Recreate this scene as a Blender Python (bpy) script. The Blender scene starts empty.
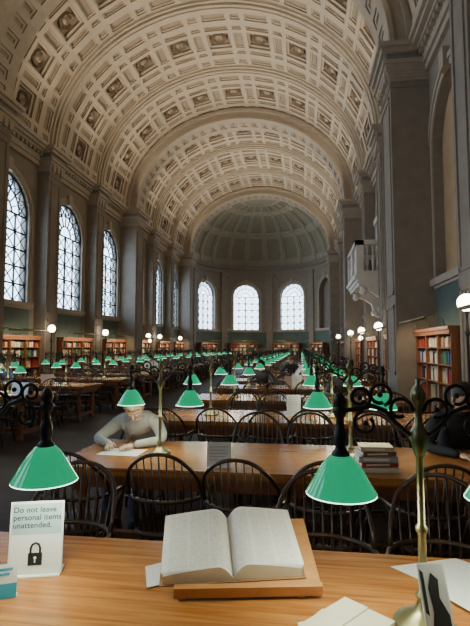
import bpy, bmesh, math, random
from math import sin, cos, pi, radians, sqrt, atan2
from mathutils import Vector, Matrix, Euler
random.seed(7)
SC = bpy.context.scene
COL = SC.collection

# ------------------------------------------------------------------ materials
def mat(name, col, rough=0.6, metal=0.0, emis=None, estr=0.0, var=0.0, scale=4.0, bump=0.0, stretch=(1,1,1), spec=0.5):
    m = bpy.data.materials.new(name); m.use_nodes = True
    nt = m.node_tree; b = nt.nodes['Principled BSDF']
    b.inputs['Base Color'].default_value = (*col, 1)
    b.inputs['Roughness'].default_value = rough
    b.inputs['Metallic'].default_value = metal
    b.inputs['Specular IOR Level'].default_value = spec
    if emis:
        b.inputs['Emission Color'].default_value = (*emis, 1)
        b.inputs['Emission Strength'].default_value = estr
    if var > 0 or bump > 0:
        tc = nt.nodes.new('ShaderNodeTexCoord'); mp = nt.nodes.new('ShaderNodeMapping')
        mp.inputs['Scale'].default_value = stretch
        nz = nt.nodes.new('ShaderNodeTexNoise'); nz.inputs['Scale'].default_value = scale
        nz.inputs['Detail'].default_value = 6; nz.inputs['Roughness'].default_value = 0.6
        nt.links.new(tc.outputs['Object'], mp.inputs['Vector']); nt.links.new(mp.outputs[0], nz.inputs['Vector'])
        if var > 0:
            r = nt.nodes.new('ShaderNodeValToRGB')
            r.color_ramp.elements[0].position = 0.3; r.color_ramp.elements[1].position = 0.7
            r.color_ramp.elements[0].color = (*[c*(1-var) for c in col], 1)
            r.color_ramp.elements[1].color = (*[min(1, c*(1+var)) for c in col], 1)
            nt.links.new(nz.outputs['Fac'], r.inputs['Fac']); nt.links.new(r.outputs[0], b.inputs['Base Color'])
        if bump > 0:
            bp = nt.nodes.new('ShaderNodeBump'); bp.inputs['Strength'].default_value = bump; bp.inputs['Distance'].default_value = 0.01
            nt.links.new(nz.outputs['Fac'], bp.inputs['Height']); nt.links.new(bp.outputs[0], b.inputs['Normal'])
    return m

STONE = mat('stone_wall', (0.27, 0.23, 0.185), 0.75, var=0.12, scale=3, bump=0.1)
STONE_L = mat('stone_light', (0.41, 0.35, 0.275), 0.7, var=0.08, scale=5, bump=0.1)
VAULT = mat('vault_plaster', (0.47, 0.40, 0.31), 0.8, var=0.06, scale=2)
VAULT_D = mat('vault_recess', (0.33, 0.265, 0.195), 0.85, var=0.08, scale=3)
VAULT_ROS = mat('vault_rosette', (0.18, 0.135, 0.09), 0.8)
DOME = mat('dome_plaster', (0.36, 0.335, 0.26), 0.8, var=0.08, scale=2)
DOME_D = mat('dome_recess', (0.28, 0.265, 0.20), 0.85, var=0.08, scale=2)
MARBLE = mat('balcony_marble', (0.70, 0.66, 0.60), 0.45, var=0.05, scale=6)
SLATE = mat('green_slate_wall', (0.085, 0.13, 0.11), 0.7, var=0.15, scale=3)
PANEL = mat('blind_arch_plaster', (0.46, 0.32, 0.17), 0.75, var=0.12, scale=1.5)
FLOORM = mat('floor_terrazzo', (0.045, 0.022, 0.015), 0.55, var=0.25, scale=6, spec=0.2)
DARKFR = mat('window_iron', (0.015, 0.018, 0.02), 0.5)
WOODC = mat('chair_wood', (0.040, 0.019, 0.010), 0.35, var=0.25, scale=14, stretch=(1,1,.2))
WOODB = mat('bookcase_wood', (0.24, 0.085, 0.03), 0.45, var=0.2, scale=5, stretch=(4,4,.6))
WOODS = mat('stand_wood', (0.50, 0.24, 0.09), 0.4, var=0.15, scale=10, stretch=(1,5,1))
BRASS = mat('aged_brass', (0.24, 0.22, 0.11), 0.35, metal=0.85)
IRON = mat('dark_bronze', (0.03, 0.032, 0.028), 0.4, metal=0.6)
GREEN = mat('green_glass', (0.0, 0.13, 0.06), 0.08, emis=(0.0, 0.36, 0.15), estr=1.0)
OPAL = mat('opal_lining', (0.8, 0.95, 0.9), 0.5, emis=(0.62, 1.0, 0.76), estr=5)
BULB = mat('bulb', (1, 1, 1), 0.5, emis=(1.0, 0.88, 0.66), estr=40)
GLOBE = mat('globe_glass', (1, 1, 1), 0.4, emis=(1.0, 0.86, 0.64), estr=16)
PAPER = mat('paper', (0.80, 0.80, 0.78), 0.8)
CREAM = mat('cream_paper', (0.74, 0.67, 0.52), 0.8, var=0.05, scale=5)
BLACK = mat('black_ink', (0.01, 0.01, 0.012), 0.7)
DGREY = mat('dark_grey_ink', (0.03, 0.04, 0.045), 0.7)
LBLUE = mat('sign_header_blue', (0.36, 0.50, 0.54), 0.6)
TEAL = mat('card_teal', (0.05, 0.30, 0.42), 0.6)
SKIN = mat('skin', (0.55, 0.33, 0.23), 0.55)
LIP = mat('lips', (0.35, 0.12, 0.10), 0.5)
EYE = mat('eye_dark', (0.02, 0.015, 0.01), 0.3)

def table_mat():
    m = bpy.data.materials.new('table_oak'); m.use_nodes = True
    nt = m.node_tree; b = nt.nodes['Principled BSDF']
    tc = nt.nodes.new('ShaderNodeTexCoord'); mp = nt.nodes.new('ShaderNodeMapping')
    mp.inputs['Scale'].default_value = (0.8, 14, 14)
    nz = nt.nodes.new('ShaderNodeTexNoise'); nz.inputs['Scale'].default_value = 3; nz.inputs['Detail'].default_value = 9
    nz.inputs['Distortion'].default_value = 0.6
    r = nt.nodes.new('ShaderNodeValToRGB')
    r.color_ramp.elements[0].position = 0.32; r.color_ramp.elements[1].position = 0.7
    r.color_ramp.elements[0].color = (0.27, 0.09, 0.02, 1); r.color_ramp.elements[1].color = (0.50, 0.205, 0.054, 1)
    nt.links.new(tc.outputs['Object'], mp.inputs['Vector']); nt.links.new(mp.outputs[0], nz.inputs['Vector'])
    nt.links.new(nz.outputs['Fac'], r.inputs['Fac']); nt.links.new(r.outputs[0], b.inputs['Base Color'])
    b.inputs['Roughness'].default_value = 0.24
    return m
OAK = table_mat()

def page_mat():
    m = bpy.data.materials.new('printed_page'); m.use_nodes = True
    nt = m.node_tree; b = nt.nodes['Principled BSDF']
    tc = nt.nodes.new('ShaderNodeTexCoord')
    sp = nt.nodes.new('ShaderNodeSeparateXYZ'); nt.links.new(tc.outputs['Object'], sp.inputs[0])
    def mth(op, a, bb=None):
        n = nt.nodes.new('ShaderNodeMath'); n.operation = op
        for i, s in enumerate((a, bb)):
            if s is None: continue
            if isinstance(s, (int, float)): n.inputs[i].default_value = s
            else: nt.links.new(s, n.inputs[i])
        return n.outputs[0]
    lines = mth('GREATER_THAN', mth('FRACT', mth('MULTIPLY', sp.outputs[1], 170)), 0.5)
    ax = mth('ABSOLUTE', sp.outputs[0])
    colm = mth('MULTIPLY', mth('GREATER_THAN', mth('FRACT', mth('MULTIPLY', ax, 13.5)), 0.12), mth('LESS_THAN', ax, 0.222))
    ay = mth('LESS_THAN', mth('ABSOLUTE', sp.outputs[1]), 0.145)
    nz = nt.nodes.new('ShaderNodeTexNoise'); nz.inputs['Scale'].default_value = 160; nt.links.new(tc.outputs['Object'], nz.inputs['Vector'])
    word = mth('GREATER_THAN', nz.outputs['Fac'], 0.46)
    f = mth('MULTIPLY', mth('MULTIPLY', mth('MULTIPLY', lines, colm), mth('MULTIPLY', ay, word)), 0.40)
    mx = nt.nodes.new('ShaderNodeMix'); mx.data_type = 'RGBA'
    nt.links.new(f, mx.inputs['Factor'])
    mx.inputs['A'].default_value = (0.86, 0.84, 0.80, 1); mx.inputs['B'].default_value = (0.26, 0.26, 0.26, 1)
    nt.links.new(mx.outputs['Result'], b.inputs['Base Color']); b.inputs['Roughness'].default_value = 0.8
    return m
PAGE = page_mat()

# ------------------------------------------------------------------ mesh builder
class MB:
    def __init__(s): s.v = []; s.f = []; s.m = []; s.s = []
    def add(s, vs, fs, m=0, sm=False):
        o = len(s.v); s.v += [tuple(v) for v in vs]
        for f in fs:
            s.f.append(tuple(i+o for i in f)); s.m.append(m); s.s.append(sm)
    BF = [(0,3,2,1),(4,5,6,7),(0,1,5,4),(1,2,6,5),(2,3,7,6),(3,0,4,7)]
    def box(s, x0, x1, y0, y1, z0, z1, m=0, M=None):
        vs = [(x0,y0,z0),(x1,y0,z0),(x1,y1,z0),(x0,y1,z0),(x0,y0,z1),(x1,y0,z1),(x1,y1,z1),(x0,y1,z1)]
        if M is not None: vs = [tuple(M @ Vector(v)) if isinstance(M, Matrix) else M(*v) for v in vs]
        s.add(vs, s.BF, m)
    def tube(s, pts, r, n=8, m=0, closed=False, M=None):
        pts = [Vector(p) for p in pts]; N = len(pts)
        rs = r if isinstance(r, (list, tuple)) else [r]*N
        T = []
        for i in range(N):
            a = pts[(i-1) % N] if (closed or i > 0) else pts[0]
            b = pts[(i+1) % N] if (closed or i < N-1) else pts[-1]
            T.append((b-a).normalized() if (b-a).length > 1e-9 else Vector((0,0,1)))
        up = Vector((0,0,1)) if abs(T[0].z) < 0.9 else Vector((1,0,0))
        nr = (up - T[0]*up.dot(T[0])).normalized()
        vs = []
        for i in range(N):
            nr = (nr - T[i]*nr.dot(T[i])).normalized()
            bn = T[i].cross(nr)
            for k in range(n):
                a = 2*pi*k/n
                vs.append(pts[i] + (nr*cos(a)+bn*sin(a))*rs[i])
        if M is not None: vs = [M @ v for v in vs]
        fs = []
        for i in range(N if closed else N-1):
            j = (i+1) % N
            for k in range(n):
                l = (k+1) % n
                fs.append((i*n+k, i*n+l, j*n+l, j*n+k))
        if not closed:
            fs.append(tuple(range(n))[::-1]); fs.append(tuple((N-1)*n+k for k in range(n)))
        s.add(vs, fs, m, True)
    def lathe(s, prof, n=16, c=(0,0,0), m=0, M=None, sm=True):
        vs = []; fs = []
        for (r, z) in prof:
            for k in range(n):
                a = 2*pi*k/n; v = Vector((c[0]+r*cos(a), c[1]+r*sin(a), c[2]+z))
                vs.append(M @ v if M is not None else v)
        for i in range(len(prof)-1):
            for k in range(n):
                l = (k+1) % n
                fs.append((i*n+k, i*n+l, (i+1)*n+l, (i+1)*n+k))
        s.add(vs, fs, m, sm)
    def ball(s, c, r, m=0, n=12, sc=(1,1,1), M=None):
        prof = [(max(1e-4, sin(pi*i/(n//2+2))), -cos(pi*i/(n//2+2))) for i in range(n//2+3)]
        vs = []; fs = []
        for (rr, z) in prof:
            for k in range(n):
                a = 2*pi*k/n; v = Vector((c[0]+r*sc[0]*rr*cos(a), c[1]+r*sc[1]*rr*sin(a), c[2]+r*sc[2]*z))
                vs.append(M @ v if M is not None else v)
        for i in range(len(prof)-1):
            for k in range(n):
                l = (k+1) % n
                fs.append((i*n+k, i*n+l, (i+1)*n+l, (i+1)*n+k))
        s.add(vs, fs, m, True)
    def mesh(s, name, mats, recalc=False):
        me = bpy.data.meshes.new(name); me.from_pydata(s.v, [], s.f)
        for x in mats: me.materials.append(x)
        me.polygons.foreach_set('material_index', s.m); me.polygons.foreach_set('use_smooth', s.s)
        me.update()
        if recalc:
            b = bmesh.new(); b.from_mesh(me); bmesh.ops.recalc_face_normals(b, faces=b.faces); b.to_mesh(me); b.free()
        return me
def place(name, me, loc=(0,0,0), rot=(0,0,0), parent=None, sc=(1,1,1)):
    o = bpy.data.objects.new(name, me); COL.objects.link(o)
    o.location = loc; o.rotation_euler = rot; o.scale = sc
    if parent: o.parent = parent
    return o
def empty(name, loc=(0,0,0), rot=(0,0,0)):
    o = bpy.data.objects.new(name, None); COL.objects.link(o); o.location = loc; o.rotation_euler = rot; o.empty_display_size = .1
    return o

# ------------------------------------------------------------------ room parameters
CX = -3.2; HW = 6.3
XL = CX-HW; XR = CX+HW
BAY = 4.07; Y0 = -0.20
E = [Y0+BAY*i for i in range(-1, 10)]
MAJ = {1, 4, 7, 10}
ZS = 8.9; VRX = 5.95; VRZ = 5.2
PI_MAJ = 5.4; RRZ = 4.6
YA = E[10]+.62; AR = 5.5; ARZ = 4.7
SILL = 3.15; WHW = 1.30; SPR = 6.12
YB = E[0]

def mapL(u, v, w): return (XL-w, u, v)
def mapR(u, v, w): return (XR+w, u, v)
def mapA(u, v, w):
    p = u/AR; return (CX+(AR+w)*sin(p), YA+(AR+w)*cos(p), v)
def mapV(t, y, w): return (CX+(VRX+w)*sin(t), y, ZS+(VRZ+w)*cos(t))
def mapD(p, e, w): return (CX+(AR+w)*cos(e)*sin(p), YA+(AR+w)*cos(e)*cos(p), ZS+(ARZ+w)*sin(e))

def arch_pts(uc, hw, sill, spr, n=16, grow=0.0):
    h = hw+grow
    pts = [(uc-h, sill-grow*0), (uc-h, spr)]
    for i in range(1, n): 
        a = pi - pi*i/n; pts.append((uc+h*cos(a), spr+h*sin(a)))
    pts += [(uc+h, spr), (uc+h, sill)]
    return pts

def wall_bay(mb, mp, u0, u1, v0, v1, uc, depth=0.45, back=None, m=0, n=16, whw=WHW):
    inner = arch_pts(uc, whw, SILL, SPR, n)
    K = 6
    us = [u0+(u1-u0)*i/K for i in range(K+1)]
    for i in range(K):
        mb.add([mp(us[i], v0, 0), mp(us[i+1], v0, 0), mp(us[i+1], SILL, 0), mp(us[i], SILL, 0)], [(0,1,2,3)], m)
    mb.add([mp(u0, SILL, 0), mp(uc-whw, SILL, 0), mp(uc-whw, SPR, 0), mp(u0, SPR, 0)], [(0,1,2,3)], m)
    mb.add([mp(uc+whw, SILL, 0), mp(u1, SILL, 0), mp(u1, SPR, 0), mp(uc+whw, SPR, 0)], [(0,1,2,3)], m)
    head = inner[1:-1]
    outer = []
    N = len(head)-1
    for i, (a, b) in enumerate(head):
        t = i/N
        if t <= .25: outer.append((u0, SPR+(v1-SPR)*t/.25))
        elif t >= .75: outer.append((u1, v1-(v1-SPR)*(t-.75)/.25))
        else: outer.append((u0+(u1-u0)*(t-.25)/.5, v1))
    for i in range(N):
        mb.add([mp(*head[i], 0), mp(*head[i+1], 0), mp(*outer[i+1], 0), mp(*outer[i], 0)], [(0,1,2,3)], m)
    for i in range(len(inner)):
        a = inner[i]; b = inner[(i+1) % len(inner)]
        mb.add([mp(*a, 0), mp(*b, 0), mp(*b, depth), mp(*a, depth)], [(0,1,2,3)], m)
    if back is not None:
        c = mp(uc, SPR, depth)
        for i in range(len(inner)):
            a = inner[i]; b = inner[(i+1) % len(inner)]
            mb.add([mp(*a, depth), mp(*b, depth), c], [(0,1,2)], back)
    for (g0, g1, w) in ((0.0, 0.14, -0.03), (0.14, 0.26, -0.06)):
        A = arch_pts(uc, whw, SILL, SPR, n, g0); B = arch_pts(uc, whw, SILL, SPR, n, g1)
        for i in range(len(A)-1):
            vs = [mp(*A[i], w), mp(*A[i+1], w), mp(*B[i+1], w), mp(*B[i], w),
                  mp(*A[i], 0), mp(*A[i+1], 0), mp(*B[i+1], 0), mp(*B[i], 0)]
            mb.add(vs, [(0,1,2,3), (0,1,5,4), (3,2,6,7)], 1)
    mb.box(uc-whw-.3, uc+whw+.3, SILL-.16, SILL, -.12, .02, 1, mp)
    mb.box(uc-.14, uc+.14, SPR+whw-.02, SPR+whw+.42, -.14, 0, 1, mp)

def bar(mb, mp, a, b, wd, w0, w1, m=0):
    d = Vector((b[0]-a[0], b[1]-a[1])); 
    if d.length < 1e-4: return
    d.normalize(); nx, ny = -d.y*wd/2, d.x*wd/2
    q = [(a[0]+nx, a[1]+ny), (b[0]+nx, b[1]+ny), (b[0]-nx, b[1]-ny), (a[0]-nx, a[1]-ny)]
    vs = [mp(*p, w0) for p in q] + [mp(*p, w1) for p in q]
    mb.add(vs, MB.BF, m)
def lattice(name, mp, uc, whw=WHW, W0=.06):
    mb = MB(); w0, w1 = W0, W0+.05
    cols = 4; rows = 5
    us = [uc-whw+2*whw*i/cols for i in range(cols+1)]
    vs = [SILL+(SPR-SILL)*i/rows for i in range(rows+1)]
    for i, u in enumerate(us): bar(mb, mp, (u, SILL), (u, SPR), .075 if i % 2 == 0 else .045, w0, w1)
    for i, v in enumerate(vs): bar(mb, mp, (us[0], v), (us[-1], v), .055, w0, w1)
    for i in range(cols):
        for j in range(rows):
            bar(mb, mp, (us[i], vs[j]), (us[i+1], vs[j+1]), .025, w0+.01, w1-.01)
            bar(mb, mp, (us[i+1], vs[j]), (us[i], vs[j+1]), .025, w0+.01, w1-.01)
    for rr, wd in ((whw-.03, .08), (whw*.66, .04), (whw*.33, .04)):
        P = [(uc+rr*cos(pi*k/16), SPR+rr*sin(pi*k/16)) for k in range(17)]
        for k in range(16): bar(mb, mp, P[k], P[k+1], wd, w0, w1)
    for k in range(1, 8):
        a = pi*k/8
        bar(mb, mp, (uc+whw*.33*cos(a), SPR+whw*.33*sin(a)), (uc+whw*cos(a), SPR+whw*sin(a)), .03, w0, w1)
    for k in range(8):
        a, b = pi*k/8, pi*(k+1)/8
        bar(mb, mp, (uc+whw*.66*cos(a), SPR+whw*.66*sin(a)), (uc+whw*cos(b), SPR+whw*sin(b)), .02, w0, w1)
        bar(mb, mp, (uc+whw*.66*cos(b), SPR+whw*.66*sin(b)), (uc+whw*cos(a), SPR+whw*sin(a)), .02, w0, w1)
    return place(name, mb.mesh(name, [DARKFR]))

def portal(loc, rot, sx, sy):
    l = bpy.data.lights.new('window_portal', 'AREA'); l.shape = 'RECTANGLE'; l.size = sx; l.size_y = sy
    try: l.cycles.is_portal = True
    except Exception: pass
    o = bpy.data.objects.new('window_portal', l); COL.objects.link(o); o.location = loc; o.rotation_euler = rot

wl = MB(); wr = MB(); nwin = 1
for i in range(10):
    yc = (E[i]+E[i+1])/2
    wall_bay(wl, mapL, E[i], E[i+1], 0, ZS+.1, yc-.18, depth=.30)
    wall_bay(wr, mapR, E[i], E[i+1], 0, ZS+.1, yc, depth=.22, back=2)
    lattice('window_%d' % nwin, mapL, yc-.18); nwin += 1
    portal((XL-.4, yc-.18, 5.3), (0, -pi/2, 0), 4.4, 2.7)
wall_l = place('wall_left', wl.mesh('wall_left', [STONE, STONE_L, PANEL]))
wall_r = place('wall_right', wr.mesh('wall_right', [STONE, STONE_L, PANEL]))
wa = MB()
seg = AR*pi/4; SHIFT = .40; AW = 1.17
for k in range(4):
    u0 = -AR*pi/2+seg*k; uc = u0+seg/2+SHIFT
    last = (k == 3)
    wall_bay(wa, mapA, u0, u0+seg, 0, ZS+.1, uc, depth=.4, back=(0 if last else None), whw=AW)
    if last: continue
    lattice('window_%d' % nwin, mapA, uc, AW, .25); nwin += 1
    p = uc/AR
    portal((CX+(AR+.5)*sin(p), YA+(AR+.5)*cos(p), 5.2), (-pi/2, 0, -p), 2.3, 4.3)
place('wall_apse', wa.mesh('wall_apse', [STONE, STONE_L, PANEL]))
wb = MB(); wb.box(XL-.5, XR+.5, YB-.3, YB, 0, 15.2)
place('wall_back', wb.mesh('wall_back', [STONE]))
fl = MB(); fl.box(XL-.5, XR+.5, YB-.3, YA+6.1, -.2, 0)
place('floor', fl.mesh('floor', [FLOORM]))

# ------------------------------------------------------------------ coffers
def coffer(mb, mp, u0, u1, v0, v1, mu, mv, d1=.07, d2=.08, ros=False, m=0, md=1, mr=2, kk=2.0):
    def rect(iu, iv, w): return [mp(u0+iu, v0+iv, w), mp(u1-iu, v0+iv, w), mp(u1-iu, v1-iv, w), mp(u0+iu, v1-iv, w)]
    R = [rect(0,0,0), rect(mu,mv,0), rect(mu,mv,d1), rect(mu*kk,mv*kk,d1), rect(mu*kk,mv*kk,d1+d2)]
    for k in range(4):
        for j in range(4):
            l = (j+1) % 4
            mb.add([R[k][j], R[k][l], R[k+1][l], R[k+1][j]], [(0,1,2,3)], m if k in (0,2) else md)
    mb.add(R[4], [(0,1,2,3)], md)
    if ros:
        uc, vc = (u0+u1)/2, (v0+v1)/2
        ru, rv = (u1-u0)/2-mu*2.6, (v1-v0)/2-mv*2.6
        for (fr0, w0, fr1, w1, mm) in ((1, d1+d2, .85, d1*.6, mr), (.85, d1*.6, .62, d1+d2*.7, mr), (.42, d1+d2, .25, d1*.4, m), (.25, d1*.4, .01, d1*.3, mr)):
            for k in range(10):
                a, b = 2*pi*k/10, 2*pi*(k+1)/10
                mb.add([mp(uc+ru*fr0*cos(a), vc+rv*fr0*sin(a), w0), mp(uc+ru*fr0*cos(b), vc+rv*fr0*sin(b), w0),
                        mp(uc+ru*fr1*cos(b), vc+rv*fr1*sin(b), w1), mp(uc+ru*fr1*cos(a), vc+rv*fr1*sin(a), w1)], [(0,1,2,3)], mm)

va = MB()
TH = []; t = -90.0
sm, bg = 5.2, 10.6
n_b = 11; tot = n_b*bg+(n_b+1)*sm; k = 180.0/tot
for i in range(n_b):
    TH.append((t, t+sm*k, 0)); t += sm*k
    TH.append((t, t+bg*k, 1)); t += bg*k
TH.append((t, 90.0, 0))
for i in range(10):
    ya = E[i]; yb = E[i+1]
    L = yb-ya; cuts = [c*L/4.18 for c in (0, .34, .96, 1.10, 1.50, 2.68, 3.08, 3.22, 3.84, 4.18)]
    kinds = ['rib', 'n', 's', 'n', 'b', 'n', 's', 'n', 'rib']
    for (a, b, big) in TH:
        a, b = radians(a), radians(b)
        for j, kd in enumerate(kinds):
            y0, y1 = ya+cuts[j], ya+cuts[j+1]; w = y1-y0
            if kd in ('rib', 's'):
                va.add([mapV(a, y0, 0), mapV(b, y0, 0), mapV(b, y1, 0), mapV(a, y1, 0)], [(0,1,2,3)], 0)
            elif kd == 'n':
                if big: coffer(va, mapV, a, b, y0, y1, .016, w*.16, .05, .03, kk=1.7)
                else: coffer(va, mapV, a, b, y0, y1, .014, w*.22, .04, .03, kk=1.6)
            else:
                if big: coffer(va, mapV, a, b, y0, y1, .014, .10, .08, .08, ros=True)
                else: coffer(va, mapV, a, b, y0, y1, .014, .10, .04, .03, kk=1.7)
for i in range(11):
    if i in MAJ: continue
    for (o, w, dp) in ((-.33, .09, .10), (.24, .09, .10), (-.20, .40, .17), (-.08, .16, .22)):
        for k in range(48):
            a = -pi/2+pi*k/48; b = a+pi/48
            va.box(a, b, E[i]+o, E[i]+o+w, -dp, 0.01, 0, mapV)
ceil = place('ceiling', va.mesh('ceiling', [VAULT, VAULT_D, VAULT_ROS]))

dm = MB()
ES = [0, 5, 33, 36, 60, 64, 74]
NP = 10
for j in range(len(ES)-1):
    e0, e1 = radians(ES[j]), radians(ES[j+1])
    for i in range(NP):
        p0 = -pi/2+pi*i/NP; p1 = p0+pi/NP
        if j % 2 == 1:
            g = (p1-p0)*.16; ge = (e1-e0)*.08
            pu = [p0, p0+g, p0+g+.001]+[p0+g+(p1-p0-2*g)*q/3 for q in (1, 2)]+[p1-g-.001, p1-g, p1]
            ev = [e0, e0+ge, e0+ge+.001]+[e0+ge+(e1-e0-2*ge)*q/4 for q in (1, 2, 3)]+[e1-ge-.001, e1-ge, e1]
            def dd_(a, b): return .07 if (2 <= a <= 5 and 2 <= b <= len(ev)-3) else 0
            for a in range(len(pu)-1):
                for b in range(len(ev)-1):
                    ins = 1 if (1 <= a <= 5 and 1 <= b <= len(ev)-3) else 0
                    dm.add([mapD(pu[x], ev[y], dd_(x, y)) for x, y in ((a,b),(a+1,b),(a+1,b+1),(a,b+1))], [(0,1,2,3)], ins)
        else:
            for q in range(4):
                a = p0+(p1-p0)*q/4; b = p0+(p1-p0)*(q+1)/4
                dm.add([mapD(a,e0,0), mapD(b,e0,0), mapD(b,e1,0), mapD(a,e1,0)], [(0,1,2,3)], 0)
e0 = radians(74)
for i in range(26):
    p0 = -pi/2+pi*i/26; p1 = p0+pi/26
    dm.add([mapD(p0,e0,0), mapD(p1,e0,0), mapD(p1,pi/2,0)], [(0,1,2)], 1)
    for e_ in (e0, radians(34), radians(62)): dm.box(p0, p1, e_-.02, e_+.02, -.05, 0, 0, mapD)
for i in range(NP+1):
    p = -pi/2+pi*i/NP
    for j in range(12):
        a, b = radians(74*j/12), radians(74*(j+1)/12)
        dm.box(p-.018, p+.018, a, b, -.06, 0, 0, mapD)
place('ceiling_apse_dome', dm.mesh('dome', [DOME, DOME_D, VAULT_ROS]))

def mapRib(t, y, w): return (CX+(PI_MAJ+w)*sin(t), y, ZS+(RRZ+w)*cos(t))
ntrim = 1
for i in sorted(MAJ):
    rb = MB(); y0, y1 = E[i]-.62, E[i]+.62
    N = 30
    for k in range(N):
        a = -pi/2+pi*k/N; b = a+pi/N
        coffer(rb, mapRib, a, b, y0+.25, y1-.25, .02, .09, .04, .03)
        for (ya, yb) in ((y0, y0+.25), (y1-.25, y1)):
            rb.add([mapRib(a,ya,0), mapRib(b,ya,0), mapRib(b,yb,0), mapRib(a,yb,0)], [(0,1,2,3)], 0)
        for y in (y0, y1):
            rb.add([mapRib(a,y,0), mapRib(b,y,0), mapRib(b,y,1.35), mapRib(a,y,1.35)], [(0,1,2,3)], 0)
    for k in range(48):
        a = -pi/2+pi*k/48; b = a+pi/48
        rb.box(a, b, y0-.07, y0, .0, .12, 0, mapRib); rb.box(a, b, y0-.12, y0, .40, .56, 0, mapRib)
        rb.box(a, b, y1, y1+.07, .0, .12, 0, mapRib)
    place('trim_%d' % ntrim, rb.mesh('arch_rib', [STONE_L, VAULT_D])); ntrim += 1

def pilaster(mb, side, yc, hw, pr, z1=ZS):
    mp = mapL if side < 0 else mapR
    def bx(g, p, a, b, m=0): mb.box(yc-hw-g, yc+hw+g, a, b, -p, .0, m, mp)
    bx(.10, pr+.10, 0, .35); bx(.06, pr+.06, .35, .47); bx(.03, pr+.03, .47, .55)
    bx(0, pr, .55, 8.02)
    for a, b in ((.95, 2.6), (2.85, 7.7)):
        for u0, u1, c, d in ((yc-hw+.12, yc-hw+.19, a, b), (yc+hw-.19, yc+hw-.12, a, b), (yc-hw+.12, yc+hw-.12, a, a+.07), (yc-hw+.12, yc+hw-.12, b-.07, b)):
            mb.box(u0, u1, c, d, -pr-.03, -pr+.005, 0, mp)
    bx(.03, pr+.03, 7.86, 7.93); 
    for k in range(5): bx(.02+.025*k, pr+.02+.025*k, 8.02+.075*k, 8.10+.075*k, 1)
    n = max(3, int(hw*2/.22))
    for j in range(n):
        u = yc-hw+(j+.5)*2*hw/n
        mb.box(u-.07, u+.07, 8.05, 8.32, -pr-.12, -pr, 1, mp)
    bx(.16, pr+.18, 8.40, 8.50, 1); bx(.10, pr+.10, 8.50, 8.66, 0); bx(.20, pr+.22, 8.66, 8.78, 1); bx(.27, pr+.30, 8.78, ZS, 1)
for side, nm in ((-1, 'left'), (1, 'right')):
    mp = mapL if side < 0 else mapR
    pm = MB()
    for i in range(11):
        if i in MAJ: pilaster(pm, side, E[i], .62, .9)
        else: pilaster(pm, side, E[i], .42, .45)
    place('trim_%d' % ntrim, pm.mesh('pilasters', [STONE, STONE_L])); ntrim += 1
    en = MB()
    for (p, a, b) in ((.10, 8.20, 8.36), (.16, 8.36, 8.62), (.30, 8.66, 8.74), (.42, 8.74, 8.84), (.50, 8.84, ZS+.08)):
        en.box(YB, E[10], a, b, -p, .0, 0, mp)
    y = YB
    while y < E[10]:
        en.box(y, y+.12, 8.56, 8.66, -.26, 0, 0, mp); y += .24
    place('trim_%d' % ntrim, en.mesh('entablature', [STONE_L])); ntrim += 1
    sl = MB()
    for i in range(10):
        sl.box(E[i]+.75, E[i+1]-.75, 1.5, 2.92, -.03, .0, 0, mp)
        sl.box(E[i]+.75, E[i+1]-.75, 2.92, 2.98, -.07, .0, 1, mp)
    place('trim_%d' % ntrim, sl.mesh('wainscot', [SLATE, STONE_L])); ntrim += 1
ap = MB()
for k in range(40):
    u0 = -AR*pi/2+AR*pi*k/40; u1 = u0+AR*pi/40
    for (p, a, b) in ((.08, 8.2, 8.5), (.2, 8.6, 8.75), (.32, 8.75, ZS+.05)): ap.box(u0, u1, a, b, -p, .02, 0, mapA)
    ap.box(u0, u1, 1.5, 2.92, -.03, 0, 1, mapA); ap.box(u0, u1, 2.92, 3.0, -.06, 0, 0, mapA)
for k in range(5):
    u = -AR*pi/2+seg*k+SHIFT
    if k in (4,): continue
    ap.box(u-.3, u+.3, 0, 8.2, -.14, 0, 0, mapA); ap.box(u-.38, u+.38, 7.9, 8.2, -.22, 0, 0, mapA)
place('trim_%d' % ntrim, ap.mesh('apse_trim', [STONE, SLATE])); ntrim += 1

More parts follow.
